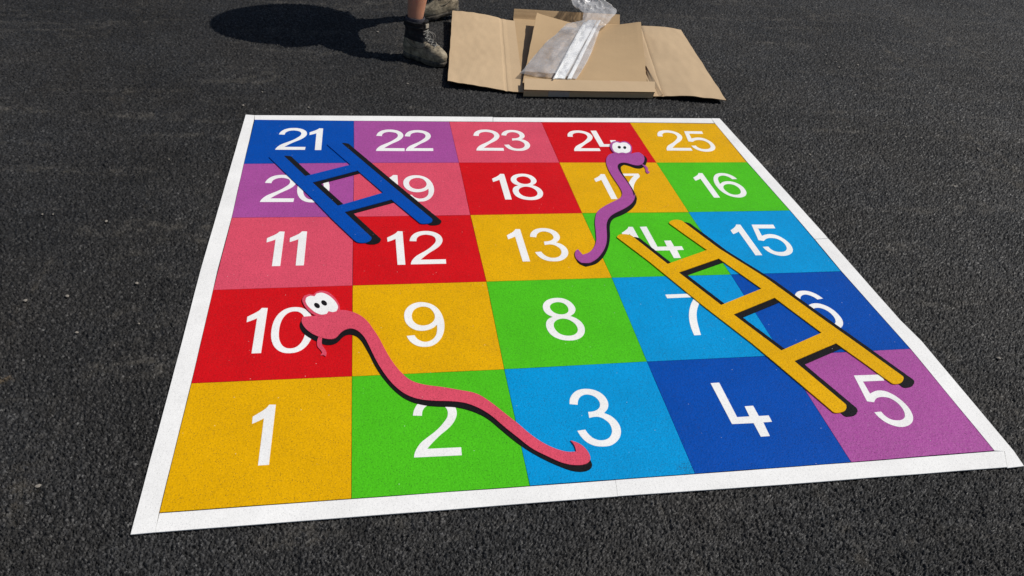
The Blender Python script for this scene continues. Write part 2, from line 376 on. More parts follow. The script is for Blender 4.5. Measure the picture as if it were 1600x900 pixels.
PL={ # number -> list of (digit, crop, {anchor index: point})
1:[('1',None,None)],
2:[('2',(640,620,8.57),{0:(68,828),1:(690,795),2:(43,258)})],
3:[('3',None,None)],4:[('4',None,None)],
5:[('5',(1325,575,9),{0:(77,115),2:(362,632),3:(265,482)})],
6:[('6',(1225,445,12),{0:(727,270),1:(620,290),3:(560,360)})],
7:[('7',None,None)],8:[('8',None,None)],9:[('9',None,None)],
10:[('1',(380,470,10),{0:(385,125),1:(280,830),2:(132,835)})],
11:[('1',(405,355,12.85),{0:(512,103),1:(422,795),2:(258,797)}),('1',(405,355,12.85),{0:(962,100),1:(898,783),2:(733,783)})],
12:[('1',c12,{0:(470,105),1:(533,828),2:(362,828)}),('2',None,None)],
13:[('1',(785,352,13.85),{0:(380,100),1:(600,798),2:(437,800)}),('3',(785,352,13.85),{0:(597,265),1:(702,597),2:(900,365)})],
14:[('1',(965,350,13.85),{0:(325,78),1:(700,750),2:(540,752)}),('4',(965,350,13.85),{0:(477,75),2:(1370,748),3:(1003,378),4:(1425,575)})],
15:[('1',(1135,345,13.85),{0:(297,98),1:(775,760),2:(625,762)}),('5',None,None)],
16:[('1',(1075,265,16),{0:(355,105),1:(795,717),2:(650,717)}),('6',(1075,265,16),{0:(1215,255),1:(1100,255),2:(805,375)})],
17:[('1',(920,265,16.37),{0:(400,135),1:(735,770),2:(572,772)}),('7',(920,265,16.37),{0:(562,122),1:(1262,118)})],
18:[('1',(765,265,16.37),{0:(370,130),1:(567,782),2:(397,782)}),('8',(765,265,16.37),{0:(720,420),1:(1120,412),2:(1030,795),3:(850,128)})],
19:[('1',(600,265,15),{0:(315,145),1:(352,760),2:(195,762)}),('9',(600,265,15),{2:(1040,462),4:(1172,480),3:(790,545)})],
20:[('2',(400,265,13.33),{0:(85,690),1:(775,690),2:(187,290)})],
21:[('2',(425,195,17.78),{0:(85,712),1:(918,712),2:(195,285)}),('1',(425,195,17.78),{0:(1422,120),1:(1372,718),2:(1187,720)})],
22:[('2',(580,195,15.24),{0:(113,640),1:(793,640),2:(125,277)}),('2',(580,195,15.24),{0:(820,640),1:(1478,637),2:(803,288)})],
23:[('2',(735,195,15.24),{0:(143,630),1:(800,632),2:(73,275)}),('3',(735,195,15.24),{0:(733,262),1:(803,490),2:(990,340)})],
24:[('2',(0,0,1),{0:(897,236.9),1:(938.7,236.9),2:(887,214.5)}),('4',(0,0,1),{0:(923.3,205.6),1:(936.5,230.6),3:(952.7,219.3)})],
25:[('2',(1020,195,15.24),{0:(333,628),1:(945,630),2:(118,288)}),('5',(1020,195,15.24),{0:(745,170),1:(1165,168),2:(912,512),3:(840,408)})]}
def simil(A,B):
    n=len(A); ax=sum(p.x for p in A)/n; ay=sum(p.y for p in A)/n; bx=sum(p.x for p in B)/n; by=sum(p.y for p in B)/n
    sa=sb=q=0
    for a,b in zip(A,B):
        u,v=a.x-ax,a.y-ay; s,t=b.x-bx,b.y-by
        sa+=u*s+v*t; sb+=u*t-v*s; q+=u*u+v*v
    k=math.hypot(sa,sb)/q; k=max(.97,min(1.03,k)); th=math.atan2(sb,sa)
    th=max(-.09,min(.09,th))
    c,s_=k*math.cos(th),k*math.sin(th)
    return lambda p: Vector((bx+c*(p.x-ax)-s_*(p.y-ay),by+s_*(p.x-ax)+c*(p.y-ay),0))
ZERO={10:Vector((.2955,.7495,0)),20:Vector((.3225,1.7545,0))}
words={'sky':'light blue','navy':'dark blue'}
for j,row in enumerate(rows):
    for i,(num,colr) in enumerate(row):
        a,b,c,d=GP[(i,j)],GP[(i+1,j)],GP[(i+1,j+1)],GP[(i,j+1)]
        cen_=(a+b+c+d)/4
        pts=[]
        rnd=random.Random(num)
        for p,q in ((a,b),(b,c),(c,d),(d,a)):
            K=24
            for t in range(K):
                v=p.lerp(q,t/K); nrm=(cen_-v).normalized()
                e=(q-p).normalized(); inw=Vector((-e.y,e.x,0))
                gap=.0005+.0011*max(0,noise.noise(Vector((v.x*4,v.y*4,num*1.7))))+.0002*rnd.random()
                if t==0: v=v+nrm*.0010
                else: v=v+inw*gap
                pts.append(v)
        cn=words.get(colr,colr)
        root=empty('numbered_square',(cen_.x,cen_.y,0))
        tag(root,f'{cn} square of the board with the white number {num}','floor square','squares of the snakes and ladders board')
        slab('colour_sheet',[pts],.0002,ZT+rnd.uniform(-.0003,.0003),M[colr],root)
        for dg,cr,an in PL[num]:
            fn=(lambda p:p) if cr is None else simil([AW[dg][k] for k in an],crop(*cr,list(an.values())))
            slab('digit',[[fn(p) for p in lp] for lp in GL[dg]],.001,ZT+.0007,M['white'],root)
        if num in ZERO:
            slab('digit',[[p+ZERO[num] for p in lp] for lp in GL['0']],.001,ZT+.0007,M['white'],root)
# ------------------------------------------------------------------ white border strips
def strip(px,label,z=.0030,wav=.0008):
    P=[U(x,y,z) for x,y in px]; out=[]
    for k,p in enumerate(P):
        q=P[(k+1)%len(P)]; n=max(1,int((q-p).length/.03)); e=(q-p).normalized()
        for t in range(n):
            v=p.lerp(q,t/n)
            if t: v=v+Vector((-e.y,e.x,0))*wav*noise.noise(Vector((v.x*6,v.y*6,3)))
            out.append(v)
    root=slab('border_strip',[out],.0002,z,M['white'])
    tag(root,label,'border strip','white strips framing the board')
strip([(204,835),(242,831.6),(248,801),(298,599),(332.5,453),(340,420),(361.5,340),(380.5,256),(396.5,188),(397.5,180),(384,179),(314,420),(280,551)],'long white strip along the left side of the board')
strip([(242.2,831.6),(964.9,775.3),(961.6,750.3),(828,760),(549,780),(249.3,802)],'white strip along the bottom edge from the yellow 1 to the light blue 3')
strip([(965.2,775),(1200,758.6),(1573.5,729.6),(1569,705),(1553,705.3),(1330,723),(1086,741),(962,750.1)],'white strip along the bottom edge from the light blue 3 to the purple 5')
strip([(1574.2,731),(1600,728),(1584,704.5),(1440,533),(1406.5,500),(1294,372.5),(1273.5,374),(1315,423.8),(1423,545),(1554,704),(1569.8,705)],'white strip on the right side beside the dark blue 6 and purple 5')
strip([(1273,373.4),(1293.5,372),(1256,330),(1190,257),(1124.5,185),(1111.5,184.8),(1117.5,193),(1168,253.5),(1235,329)],'white strip on the right side beside the green 16 and yellow 25')
strip([(397.7,187),(553,188.6),(702,189.6),(770,190),(770,182.7),(600,181.2),(397.9,180)],'white strip along the far edge above the dark blue 21 and purple 22')
strip([(770.6,190),(846,190.5),(984,191),(1116,192.4),(1111,184.9),(940,184.3),(850,184),(770.6,183.4)],'white strip along the far edge above the red 24')

# ------------------------------------------------------------------ ladders
ZS,ZB=.0048,.0074
def ladder(name,cr,rails,rungs,off,mat,label,cat='ladder marking'):
    c0=crop(*cr,rails[0],0); root=empty(name,(c0[0].x,c0[0].y,0)); tag(root,label,cat,'ladder markings on the board')
    a,b=crop(*cr,off,ZS); dv=b-a
    for k,r in enumerate(rails):
        P=[]; P0=crop(*cr,r,ZB)
        for i,p in enumerate(P0):
            q=P0[(i+1)%len(P0)]; P.append(p); L=(q-p).length
            if L>.05: P+=[p+(q-p)*(.008/L),p+(q-p)*(1-.008/L)]
        P=smooth(P,ang=120)
        def jag(P,amp):
            o=[]
            for i,p in enumerate(P):
                q=P[(i+1)%len(P)]; n=max(1,int((q-p).length/.006)); e=(q-p).normalized() if (q-p).length>1e-6 else Vector((1,0,0))
                for t in range(n):
                    v=p.lerp(q,t/n); v=v+Vector((-e.y,e.x,0))*amp*noise.noise(v*140); o.append(v)
            return o
        slab('rail',[jag(P,.0006)],ZS-.001,ZB,mat,root)
        sh=slab('painted_shadow',[jag([p+dv for p in P],.0013)],ZT,ZS,M['black'],root)
    for k,r in enumerate(rungs):
        P=crop(*cr,r,ZB)
        slab('rung',[P],ZS-.001,ZB-.00015,mat,root)
        slab('painted_shadow',[[p+dv for p in P]],ZT,ZS-.0003,M['black'],root)
B3=(350,170,3.5556)
ladder('ladder_marking',B3,
 [[(252,270),(262,256),(296,253),(330,258),(450,372),(490,407),(630,536),(668,572),(818,712),(815,728),(790,742),(742,741),(722,728),(600,612),(480,488),(380,394)],
  [(575,200),(588,185),(620,182),(650,187),(760,280),(900,398),(1040,515),(1155,610),(1150,630),(1122,638),(1088,635),(940,512),(880,462),(742,343),(700,308),(630,248)]],
 [[(447,374),(705,309),(747,341),(487,409)],[(627,540),(884,465),(944,499),(665,574)]],
 [(820,715),(872,721)],M['navy'],'dark blue ladder marking leaning across the squares 21, 20, 19 and 12')
B7=(940,330,2.728)
ladder('ladder_marking',B7,
 [[(67,112),(78,99),(103,98),(130,105),(280,223),(327,259),(505,396),(560,438),(765,592),(820,637),(1040,822),(1042,842),(1020,857),(988,856),(840,730),(640,562),(440,408),(200,212)],
  [(289,52),(300,39),(322,36),(345,42),(500,158),(700,283),(900,428),(1100,570),(1284,703),(1284,722),(1265,735),(1238,734),(1120,648),(1000,563),(938,518),(738,369),(683,331),(500,202),(450,166),(360,103)]],
 [[(277,226),(452,164),(502,200),(324,262)],[(508,400),(686,328),(740,367),(558,441)],[(762,595),(941,516),(1002,561),(817,640)]],
 [(1042,828),(1090,842)],M['yellow'],'yellow ladder marking running from the green 14 down to the purple 5')

# ------------------------------------------------------------------ snakes
def snake(label,body,shadow,brow,white,pupils,tongue,mat):
    P=[Vector((p.x,p.y,0)) for p in body]; root=empty('snake_marking',(P[0].x,P[0].y,0)); tag(root,label,'snake marking','snake markings on the board')
    slab('body',[relax(smooth(body))],ZS-.0006,ZB,mat,root)
    slab('painted_shadow',[relax(smooth(shadow))],ZT,ZS,M['black'],root)
    br=slab('eye_surround',[smooth(brow)],ZS-.0004,ZB+.0006,mat,root)
    slab('tongue',[smooth(tongue)],ZT,ZB-.0009,mat,root)
    wh=slab('eyes',[smooth(white,ang=50)],ZS,ZB+.0012,M['white'],root)
    for c,p in pupils: slab('pupil',[p],ZS,ZB+.0016,M['black'],wh)
def tilted(cr,x,y,a,b,deg,h):
    pts=[]
    for i in range(20):
        t=2*math.pi*i/20; u,v=a*math.cos(t),b*math.sin(t); c,s=math.cos(R(deg)),math.sin(R(deg))
        pts.append((x+u*c-v*s,y+u*s+v*c))
    return crop(*cr,pts,h)
H4=(460,440,6.925); H6=(520,520,3.2136)
body=crop(*H4,[(90,380),(180,372),(245,368),(300,350),(360,335),(430,320),(490,305),(560,308),(640,330),(720,368),(790,427),(850,510),(920,615)],ZB)+\
 crop(*H6,[(250,60),(290,130),(340,195),(400,243),(460,260),(540,270),(640,287),(720,303),(790,345),(860,400),(930,455),(1000,515),(1080,565),(1150,592),(1200,600),(1222,595),(1217,567),(1193,540),(1235,552),(1270,580),(1293,615),(1297,640),(1275,658),(1230,665),(1160,655),(1080,620),(1000,580),(930,525),(860,470),(790,410),(740,380),(670,352),(600,343),(500,340),(430,332),(370,310),(310,265),(258,202),(215,132),(184,68)],ZB)+\
 crop(*H4,[(796,668),(752,592),(690,532),(655,511),(600,500),(530,520),(490,560),(450,610),(395,628),(330,615),(230,582),(140,525),(90,465),(72,415)],ZB)
shd=crop(*H4,[(90,400),(300,480),(480,440),(600,410),(740,480),(850,640)],ZS)+\
 crop(*H6,[(240,80),(300,190),(360,265),(440,300),(560,305),(680,325),(780,375),(900,480),(1030,575),(1150,625),(1230,630),(1290,635),(1307,658),(1300,680),(1268,697),(1220,697),(1140,671),(1060,635),(980,590),(900,532),(840,482),(770,425),(700,393),(620,373),(530,370),(450,362),(370,335),(310,290),(260,235),(215,170),(180,100)],ZS)+\
 crop(*H4,[(770,712),(720,632),(662,582),(600,566),(545,580),(500,622),(450,672),(380,692),(310,680),(240,645),(140,592),(75,530),(56,480),(66,430)],ZS)
snake('pink snake marking with white eyes winding from the red 10 to the light blue 3',body,shd,
 crop(*H4,[(85,195),(105,155),(160,135),(205,143),(240,112),(290,98),(350,108),(410,148),(460,205),(488,260),(494,310),(430,345),(330,375),(245,372),(190,345),(140,302),(100,245)],ZB),
 crop(*H4,[(121,205),(135,172),(175,155),(218,162),(240,132),(290,122),(350,140),(410,182),(455,235),(472,285),(455,322),(415,332),(370,322),(350,350),(300,360),(240,342),(180,300),(135,250)],ZB),
 [(0,tilted(H4,245,262,36,24,38,ZB)),(0,tilted(H4,322,234,36,24,38,ZB))],
 crop(*H4,[(262,590),(300,600),(296,650),(302,688),(330,728),(348,772),(338,804),(310,790),(280,796),(303,768),(285,738),(252,702),(244,655)],ZB),M['pink'])
A2=(900,200,7.5); A4=(800,170,3.5556)
body=crop(*A2,[(655,300),(690,286),(740,284),(785,312),(803,350),(795,395),(765,428),(710,441),(660,430),(600,408),(550,403),(510,407),(488,432),(490,470),(520,525),(570,592),(620,662),(660,735),(678,800)],ZB)+\
 crop(*A4,[(684,470),(680,502),(655,533),(610,560),(560,585),(535,610),(525,645),(527,690),(525,745),(500,800),(465,837),(428,858),(385,855),(357,833),(349,808),(355,786),(367,780),(377,792),(392,810),(415,805),(448,780),(467,740),(465,680),(462,612),(475,570),(520,537),(578,508)],ZB)+\
 crop(*A2,[(510,826),(540,790),(538,745),(510,690),(460,615),(410,540),(370,460),(352,385),(365,335),(405,300),(460,290),(560,300)],ZB)
shd=crop(*A2,[(700,320),(803,325),(830,352),(825,412),(798,455),(750,478),(690,470),(620,441),(565,430),(533,443),(525,480),(545,530),(600,612),(650,690),(690,762),(715,840)],ZS)+\
 crop(*A4,[(693,480),(690,523),(660,560),(610,590),(562,610),(545,642),(545,700),(535,768),(502,830),(460,864),(410,876),(375,862),(355,838),(365,815),(410,835),(460,800),(490,740),(492,680),(500,600),(580,545),(655,500)],ZS)+\
 crop(*A2,[(600,780),(560,700),(500,600),(430,480),(410,400),(450,350),(560,350)],ZS)
snake('purple snake marking with big white eyes winding from the red 24 to the yellow 13',body,shd,
 crop(*A2,[(400,215),(406,182),(440,157),(485,153),(518,165),(560,153),(610,167),(645,203),(656,250),(645,290),(600,310),(460,305),(418,262)],ZB),
 crop(*A2,[(425,215),(437,183),(475,167),(517,179),(547,171),(590,174),(628,203),(640,245),(625,282),(585,297),(540,289),(498,297),(455,280),(432,250)],ZB),
 [(0,tilted(A2,507,228,19,15,20,ZB)),(0,tilted(A2,571,232,18,16,20,ZB))],
 crop(*A2,[(762,418),(812,436),(840,465),(844,500),(865,512),(858,520),(838,530),(820,512),(816,480),(798,452)],ZB),M['purple'])

# ------------------------------------------------------------------ loose stones
def stone_mesh(k):
    bm=bmesh.new(); bmesh.ops.create_icosphere(bm,subdivisions=2,radius=1)
    for v in bm.verts:
        v.co*=1+.35*noise.noise(v.co*1.1+Vector((k*5,0,0))); v.co.z*=.5; v.co.x*=1.2
    return frombm(bm,'stone_chip')
M['stone']=simple('pale_stone',(.27,.24,.20),.8,300,.2,.4)
sm=[stone_mesh(k) for k in range(4)]
for s_ in sm: s_.materials.append(M['stone'])
spots=[(66,335),(83,335),(166,346),(214,443),(105,463),(264,249),(217,506),(120,520),(40,470),(380,165),(410,144),(482,168),(637,131),(590,50)]
spots+=[(1100+a/3,b/3) for a,b in [(465,275),(570,258),(573,297),(632,316),(620,290),(945,642),(1018,647),(1105,662),(85,70),(495,725),(1290,55),(1315,70),(1460,150),(1175,875),(1285,700),(205,52),(260,238),(1340,190),(720,305),(855,92)]]
spots+=[(60,760),(1560,560)]
for k,(x,y) in enumerate(spots):
    rd=random.Random(k*13+1)
    o=bpy.data.objects.new('stone_chip',sm[k%4]); COL.objects.link(o)
    r=rd.uniform(.0032,.0072)*(1.25 if k in (3,14) else 1)
    o.scale=(r,r,r); o.rotation_euler=(0,0,rd.uniform(0,6.28)); p=U(x,y); o.location=(p.x,p.y,r*.35)
    tag(o,'tiny pale stone chip lying loose on the dark asphalt','stone chip','pale stone chips scattered over the asphalt')

#PART2
# ------------------------------------------------------------------ flattened cardboard box
def patch(name,c,mat,parent=None,n=14,bow=None,thick=.004,wob=.0015,seed=0):
    """bent sheet between four corners c00,c10,c11,c01 ; bow(u,v)->height offset"""
    bm=bmesh.new(); g=[]
    for j in range(n+1):
        row=[]
        for i in range(n+1):
            u,v=i/n,j/n
            p=c[0].lerp(c[1],u).lerp(c[3].lerp(c[2],u),v)
            p=p+Vector((noise.noise(p*9),noise.noise(p*9+Vector((5,5,5))),0))*min(.003,wob)
            dz=(bow(u,v) if bow else 0)+wob*(1-u**6)*noise.noise(Vector((u*3,v*3,seed)))
            row.append(bm.verts.new(p+Vector((0,0,dz))))
        g.append(row)
    for j in range(n):
        for i in range(n): bm.faces.new([g[j][i],g[j][i+1],g[j+1][i+1],g[j+1][i]])
    bm.normal_update()
    if sum(f.normal.z for f in bm.faces)<0: bmesh.ops.reverse_faces(bm,faces=bm.faces)
    bmesh.ops.recalc_face_normals(bm,faces=bm.faces); bm.normal_update()
    if sum(f.normal.z for f in bm.faces)<0: bmesh.ops.reverse_faces(bm,faces=bm.faces)
    r=bmesh.ops.solidify(bm,geom=bm.faces[:],thickness=thick)
    bm.normal_update()
    if mat.name.startswith('cardboard'):
        for f in bm.faces:
            if f.calc_area()>0 and abs(f.normal.z)<.35 and min(e.calc_length() for e in f.edges)<thick*1.3: f.material_index=1
        mat=[mat,M['cardedge']]
    return link(name,frombm(bm,name),mat,parent)
def Q(x,y,h): return U(680+x/3.3333,y/3.3333,h)
box=empty('cardboard_box',(1.85,3.6,0))
tag(box,'opened flat brown cardboard box with its flaps spread on the asphalt','cardboard box')
patch('base',[Q(440,478,.006),Q(1146,497,.006),Q(966,128,.006),Q(408,97,.006)],M['card2'],box,seed=1,wob=.003)
lf=patch('left_flap',[Q(65,420,.040),Q(405,477,.0115),Q(370,102.5,.030),Q(90,55,.075)],M['card'],box,bow=lambda u,v:.012*math.sin(math.pi*u)*v-.006*math.sin(math.pi*v)*(1-u)-.004*math.exp(-((u-.90)/.022)**2)+.0025*noise.noise(Vector((u*9,v*14,0)))*(1-u**4),wob=.004,seed=2,n=44)
patch('crease_strip',[Q(404,477,.0112),Q(462,480,.012),Q(413,108,.026),Q(369,102.5,.0297)],M['card'],box,seed=3,wob=0)
patch('right_flap',[Q(1125,501,.009),Q(1515,521,.024),Q(1279,155,.030),Q(1030,136,.018)],M['card'],box,bow=lambda u,v:.012*math.sin(math.pi*u)-.003*math.exp(-((u-.16)/.02)**2)+.002*noise.noise(Vector((u*8,v*10,4))),wob=.004,seed=4,n=44)
patch('corner_flap',[Q(1143,507,.004),Q(1186,492,.022),Q(1098,340,.034),Q(1092,352,.020)],M['card'],box,seed=5)
patch('back_wall',[Q(408,97,.006),Q(962,128,.006),Q(962,76,.062),Q(411,45,.068)],M['card2'],box,bow=lambda u,v:0,seed=6,wob=.003)
HL=.051
patch('front_lip',[Q(463,466,HL),Q(1144,479,HL-.004),Q(1145,425,HL+.002),Q(464,408,HL+.006)],M['card'],box,bow=lambda u,v:-.002*math.sin(math.pi*u),seed=7,thick=.005)
a,b=Q(464,466,HL-.004),Q(1143.5,479,HL-.008)
def wall(name,a,b,z0,thick,mat,parent,lean=.010):
    e=(b-a).normalized(); nr=Vector((-e.y,e.x,0))*thick; bm=bmesh.new(); n=20; L=[]
    for k in range(n+1):
        p=a.lerp(b,k/n); q=p+nr; w_=Vector((0,.0015*noise.noise(Vector((k*.4,0,2))),0))
        L.append([bm.verts.new(x) for x in (Vector((p.x,p.y+lean,z0))+w_,p+w_,q+w_,Vector((q.x,q.y+lean,z0))+w_)])
    for k in range(n):
        for t in range(4): bm.faces.new([L[k][t],L[k][(t+1)%4],L[k+1][(t+1)%4],L[k+1][t]])
    bm.faces.new(L[0]); bm.faces.new(L[-1][::-1]); bmesh.ops.recalc_face_normals(bm,faces=bm.faces)
    return link(name,frombm(bm,name),mat,parent)
a=a+Vector((0,.002,0)); b=b+Vector((0,.002,0))
fw=wall('front_wall',a,b,.0005,.005,M['card'],box)
e=(b-a).normalized(); ta=a+e*(b-a).length*.185-Vector((0,.0022,.001)); tb=a+e*(b-a).length*.345-Vector((0,.0022,.001))
m=N('packing_tape'); M['tape']=m.fin((.42,.38,.34),.22,None,.5)
wall('tape',ta,tb,.001,.0012,M['tape'],fw)
# loose sheet standing out of the tray
def bsheet(u,v):
    k=v**1.6
    return k*(-.052*math.sin(math.pi*min(1,u*1.02))**.9)+.006*math.sin(math.pi*u)*(1-v)+.012*max(0,u-.75)*4*v*.3
sh=patch('cardboard_sheet',[Q(455,432,.030),Q(1102,424,.022),Q(1071,116,.100),Q(530,66,.098)],M['card2'],None,n=24,bow=bsheet,thick=.004,wob=.003,seed=9)
tag(sh,'loose curled brown cardboard sheet lying in the tray of the opened box','cardboard sheet')
# white plastic strips in their clear bag
M['plastic']=simple('white_plastic',(.90,.90,.88),.35,30,.03,.1,.001,.45)
def Z8(x,y,h): return U(800+x/5.624,y/5.624,h)
strips=[([(375,688),(462,690),(745,178),(668,172)],.064,'wide white plastic strip inside the clear bag on the cardboard','front'),
        ([(487,691),(522,690),(780,176),(752,180)],.066,'narrow white plastic strip on the right inside the clear bag','r'),
        ([(362,690),(380,678),(662,196),(628,196)],.074,'white plastic strip on the left edge inside the clear bag','l')]
for pts,h,lab,_ in strips:
    P=[Z8(x,y,h-.004 if y>500 else h+.004) for x,y in pts]
    o=patch('plastic_strip',P,M['plastic'],None,n=16,bow=lambda u,v:.004*math.sin(math.pi*v)+(.0015 if abs(u-.5)<.2 else 0),thick=.006,wob=.001,seed=len(lab))
    tag(o,lab,'plastic strip','white plastic strips inside the clear bag')
m=N('clear_film'); m.b.inputs['Base Color'].default_value=(.95,.95,.96,1); m.b.inputs['Roughness'].default_value=.20
nb=m.bump(m.noise(13,3,.55,dist=1.6),.35,.012); m.l(nb,m.b.inputs['Normal']); m.b.inputs['Specular IOR Level'].default_value=.7
tr=m.n('ShaderNodeBsdfTransparent'); tr.inputs[0].default_value=(.97,.97,.98,1)
fr=m.n('ShaderNodeFresnel'); fr.inputs['IOR'].default_value=1.6; m.l(nb,fr.inputs['Normal'])
fa=m.math('ADD',m.math('MULTIPLY',fr.outputs[0],.4),m.ramp(m.noise(5,3,.5,dist=1.0),[(.35,.10),(.70,.32)]),True)
mx=m.n('ShaderNodeMixShader'); m.l(fa,mx.inputs[0]); m.l(tr.outputs[0],mx.inputs[1]); m.l(m.b.outputs[0],mx.inputs[2]); m.l(mx.outputs[0],m.out.inputs[0])
M['film']=m.m
rowsB=[((70,640),(562,697),.050),((108,600),(602,640),.056),((190,500),(662,540),.060),((290,380),(712,430),.064),((400,290),(747,330),.070),((470,215),(775,252),.078),((618,190),(835,212),.092),((632,110),(908,122),.112),((585,78),(922,88),.125),((540,40),(850,45),.14),((518,0),(790,18),.155),((505,-45),(700,-30),.165),((515,-90),(680,-80),.172)]
bm=bmesh.new(); n=26; sub=5; full=[]
for k in range(len(rowsB)-1):
    for t in range(sub):
        f=t/sub; A=rowsB[k]; B=rowsB[k+1]
        full.append((Z8(*A[0],A[2]).lerp(Z8(*B[0],B[2]),f),Z8(*A[1],A[2]).lerp(Z8(*B[1],B[2]),f),k+f))
for side in (0,1):
    g=[]
    for l,r,k in full:
        row=[]
        for i in range(n+1):
            u=i/n; p=l.lerp(r,u); edge=math.sin(math.pi*u)**.5
            cr=.004+.010*max(0,(k-4.5))/6
            nz=noise.fractal(p*22+Vector((side*9,0,0)),1,2,4)
            dz=(edge*.007 if side==0 else -edge*.010)+cr*nz*1.6+(.010*max(0,k-5.5)*abs(noise.noise(p*30)) if side==0 else 0)
            fold=.006*max(0,k-5)*noise.noise(Vector((u*9,k*.5,side)))
            row.append(bm.verts.new(p+Vector((fold,0,dz+(.012 if side==0 else 0)*edge))))
        g.append(row)
    for j in range(len(g)-1):
        for i in range(n):
            bm.faces.new([g[j][i],g[j][i+1],g[j+1][i+1],g[j+1][i]])
bmesh.ops.remove_doubles(bm,verts=bm.verts,dist=.0004)
o=link('plastic_bag',frombm(bm,'plastic_bag'),M['film']); tag(o,'crumpled clear plastic bag holding white strips on the cardboard sheet','plastic bag')
for p in o.data.polygons: p.use_smooth=True

# ------------------------------------------------------------------ person
def skinmesh(name,verts,edges,radii,mat,parent,root=0,lv=2):
    me=bpy.data.meshes.new(name+'_rig'); me.from_pydata([tuple(v) for v in verts],edges,[])
    o=bpy.data.objects.new(name+'_rig',me); COL.objects.link(o)
    md=o.modifiers.new('s','SKIN'); md.use_smooth_shade=True
    for i,r in enumerate(radii):
        sv=me.skin_vertices[0].data[i]; sv.radius=r if isinstance(r,tuple) else (r,r); sv.use_root=(i==root)
    ss=o.modifiers.new('b','SUBSURF'); ss.levels=lv; ss.render_levels=lv
    dg=bpy.context.evaluated_depsgraph_get(); dg.update()
    m2=bpy.data.meshes.new_from_object(o.evaluated_get(dg)); bpy.data.objects.remove(o)
    m2.name=name; m2.materials.clear()
    return link(name,m2,mat,parent)
def tube(bm,pts,r,n=6):
    rings=[]
    for i,p in enumerate(pts):
        t=(pts[min(i+1,len(pts)-1)]-pts[max(i-1,0)]).normalized()
        a=t.orthogonal().normalized() if i==0 else (rings_a-t*rings_a.dot(t)).normalized()
        rings_a=a; b=t.cross(a)
        rings.append([bm.verts.new(p+(a*math.cos(6.2832*k/n)+b*math.sin(6.2832*k/n))*r) for k in range(n)])
    for i in range(len(rings)-1):
        for k in range(n): bm.faces.new([rings[i][k],rings[i][(k+1)%n],rings[i+1][(k+1)%n],rings[i+1][k]])
    bm.faces.new(rings[0][::-1]); bm.faces.new(rings[-1])
m=N('skin'); c=m.mix(1.0,(.50,.235,.145),m.ramp(m.noise(18,4,.6),[(.3,.86),(.7,1.1)]),'MULTIPLY')
m.b.inputs['Subsurface Weight'].default_value=.12; m.b.inputs['Subsurface Radius'].default_value=(.01,.004,.002)
M['skin']=m.fin(c,.5,m.bump(m.noise(300,3),.15,.001),.35)
M['shirt']=simple('grey_cotton',(.16,.17,.19),.9,40,.15,.3,.003,.1)
M['shorts']=simple('dark_canvas',(.045,.045,.05),.9,40,.2,.3,.003,.1)
M['straw']=simple('pale_straw',(.45,.36,.20),.8,150,.25,.5,.002,.2)
M['hair']=simple('brown_hair',(.06,.035,.02),.6,200,.4,.6,.003,.3)
M['eyew']=simple('eye_white',(.75,.74,.70),.3); M['iris']=simple('iris',(.05,.03,.02),.3); M['lip']=simple('lips',(.35,.12,.10),.5)
def leather(name,a,b,lo=.42,hi=.62):
    m=N(name); f=m.ramp(m.noise(22,6,.68),[(lo,0.0),(hi,1.0)]); c=m.mix(f,a,b)
    c=m.mix(1.0,c,m.ramp(m.noise(160,4,.7),[(.3,.7),(.7,1.2)]),'MULTIPLY')
    return m.fin(c,.72,m.bump(m.noise(60,5,.65),.7,.004),.3)
M['boot']=leather('dusty_suede',(.085,.068,.046),(.43,.36,.25),.34,.62)
M['shaft']=leather('black_leather',(.012,.012,.014),(.06,.058,.055),.5,.8)
M['sole']=leather('scuffed_rubber',(.03,.027,.023),(.17,.145,.11),.40,.65)
M['lace']=simple('grey_lace',(.30,.29,.26),.8,200,.3,.5,.001,.2)
M['tag']=simple('pale_tab',(.40,.36,.29),.7,100,.2,.3,.001,.2)
M['sock']=simple('grey_sock',(.07,.065,.075),.95,150,.3,.6,.002,.1)
per=empty('person',(1.0,3.9,0))
tag(per,'person in dusty work boots and shorts standing bare legged beside the cardboard','person')
def interp(tab,z,k):
    for a,b in zip(tab,tab[1:]):
        if z<=b[0]:
            t=(z-a[0])/(b[0]-a[0]); t=t*t*(3-2*t) if False else t
            return a[k]+(b[k]-a[k])*t
    return tab[-1][k]
LV=[(.018,.012,.284,.047),(.035,.005,.294,.052),(.050,.003,.298,.053),(.064,.003,.293,.053),(.076,.005,.279,.051),(.087,.007,.258,.048),(.100,.011,.228,.045),(.114,.015,.197,.042),(.130,.019,.172,.040),(.150,.021,.158,.040),(.172,.020,.152,.043),(.192,.016,.150,.048),(.206,.012,.150,.052)]
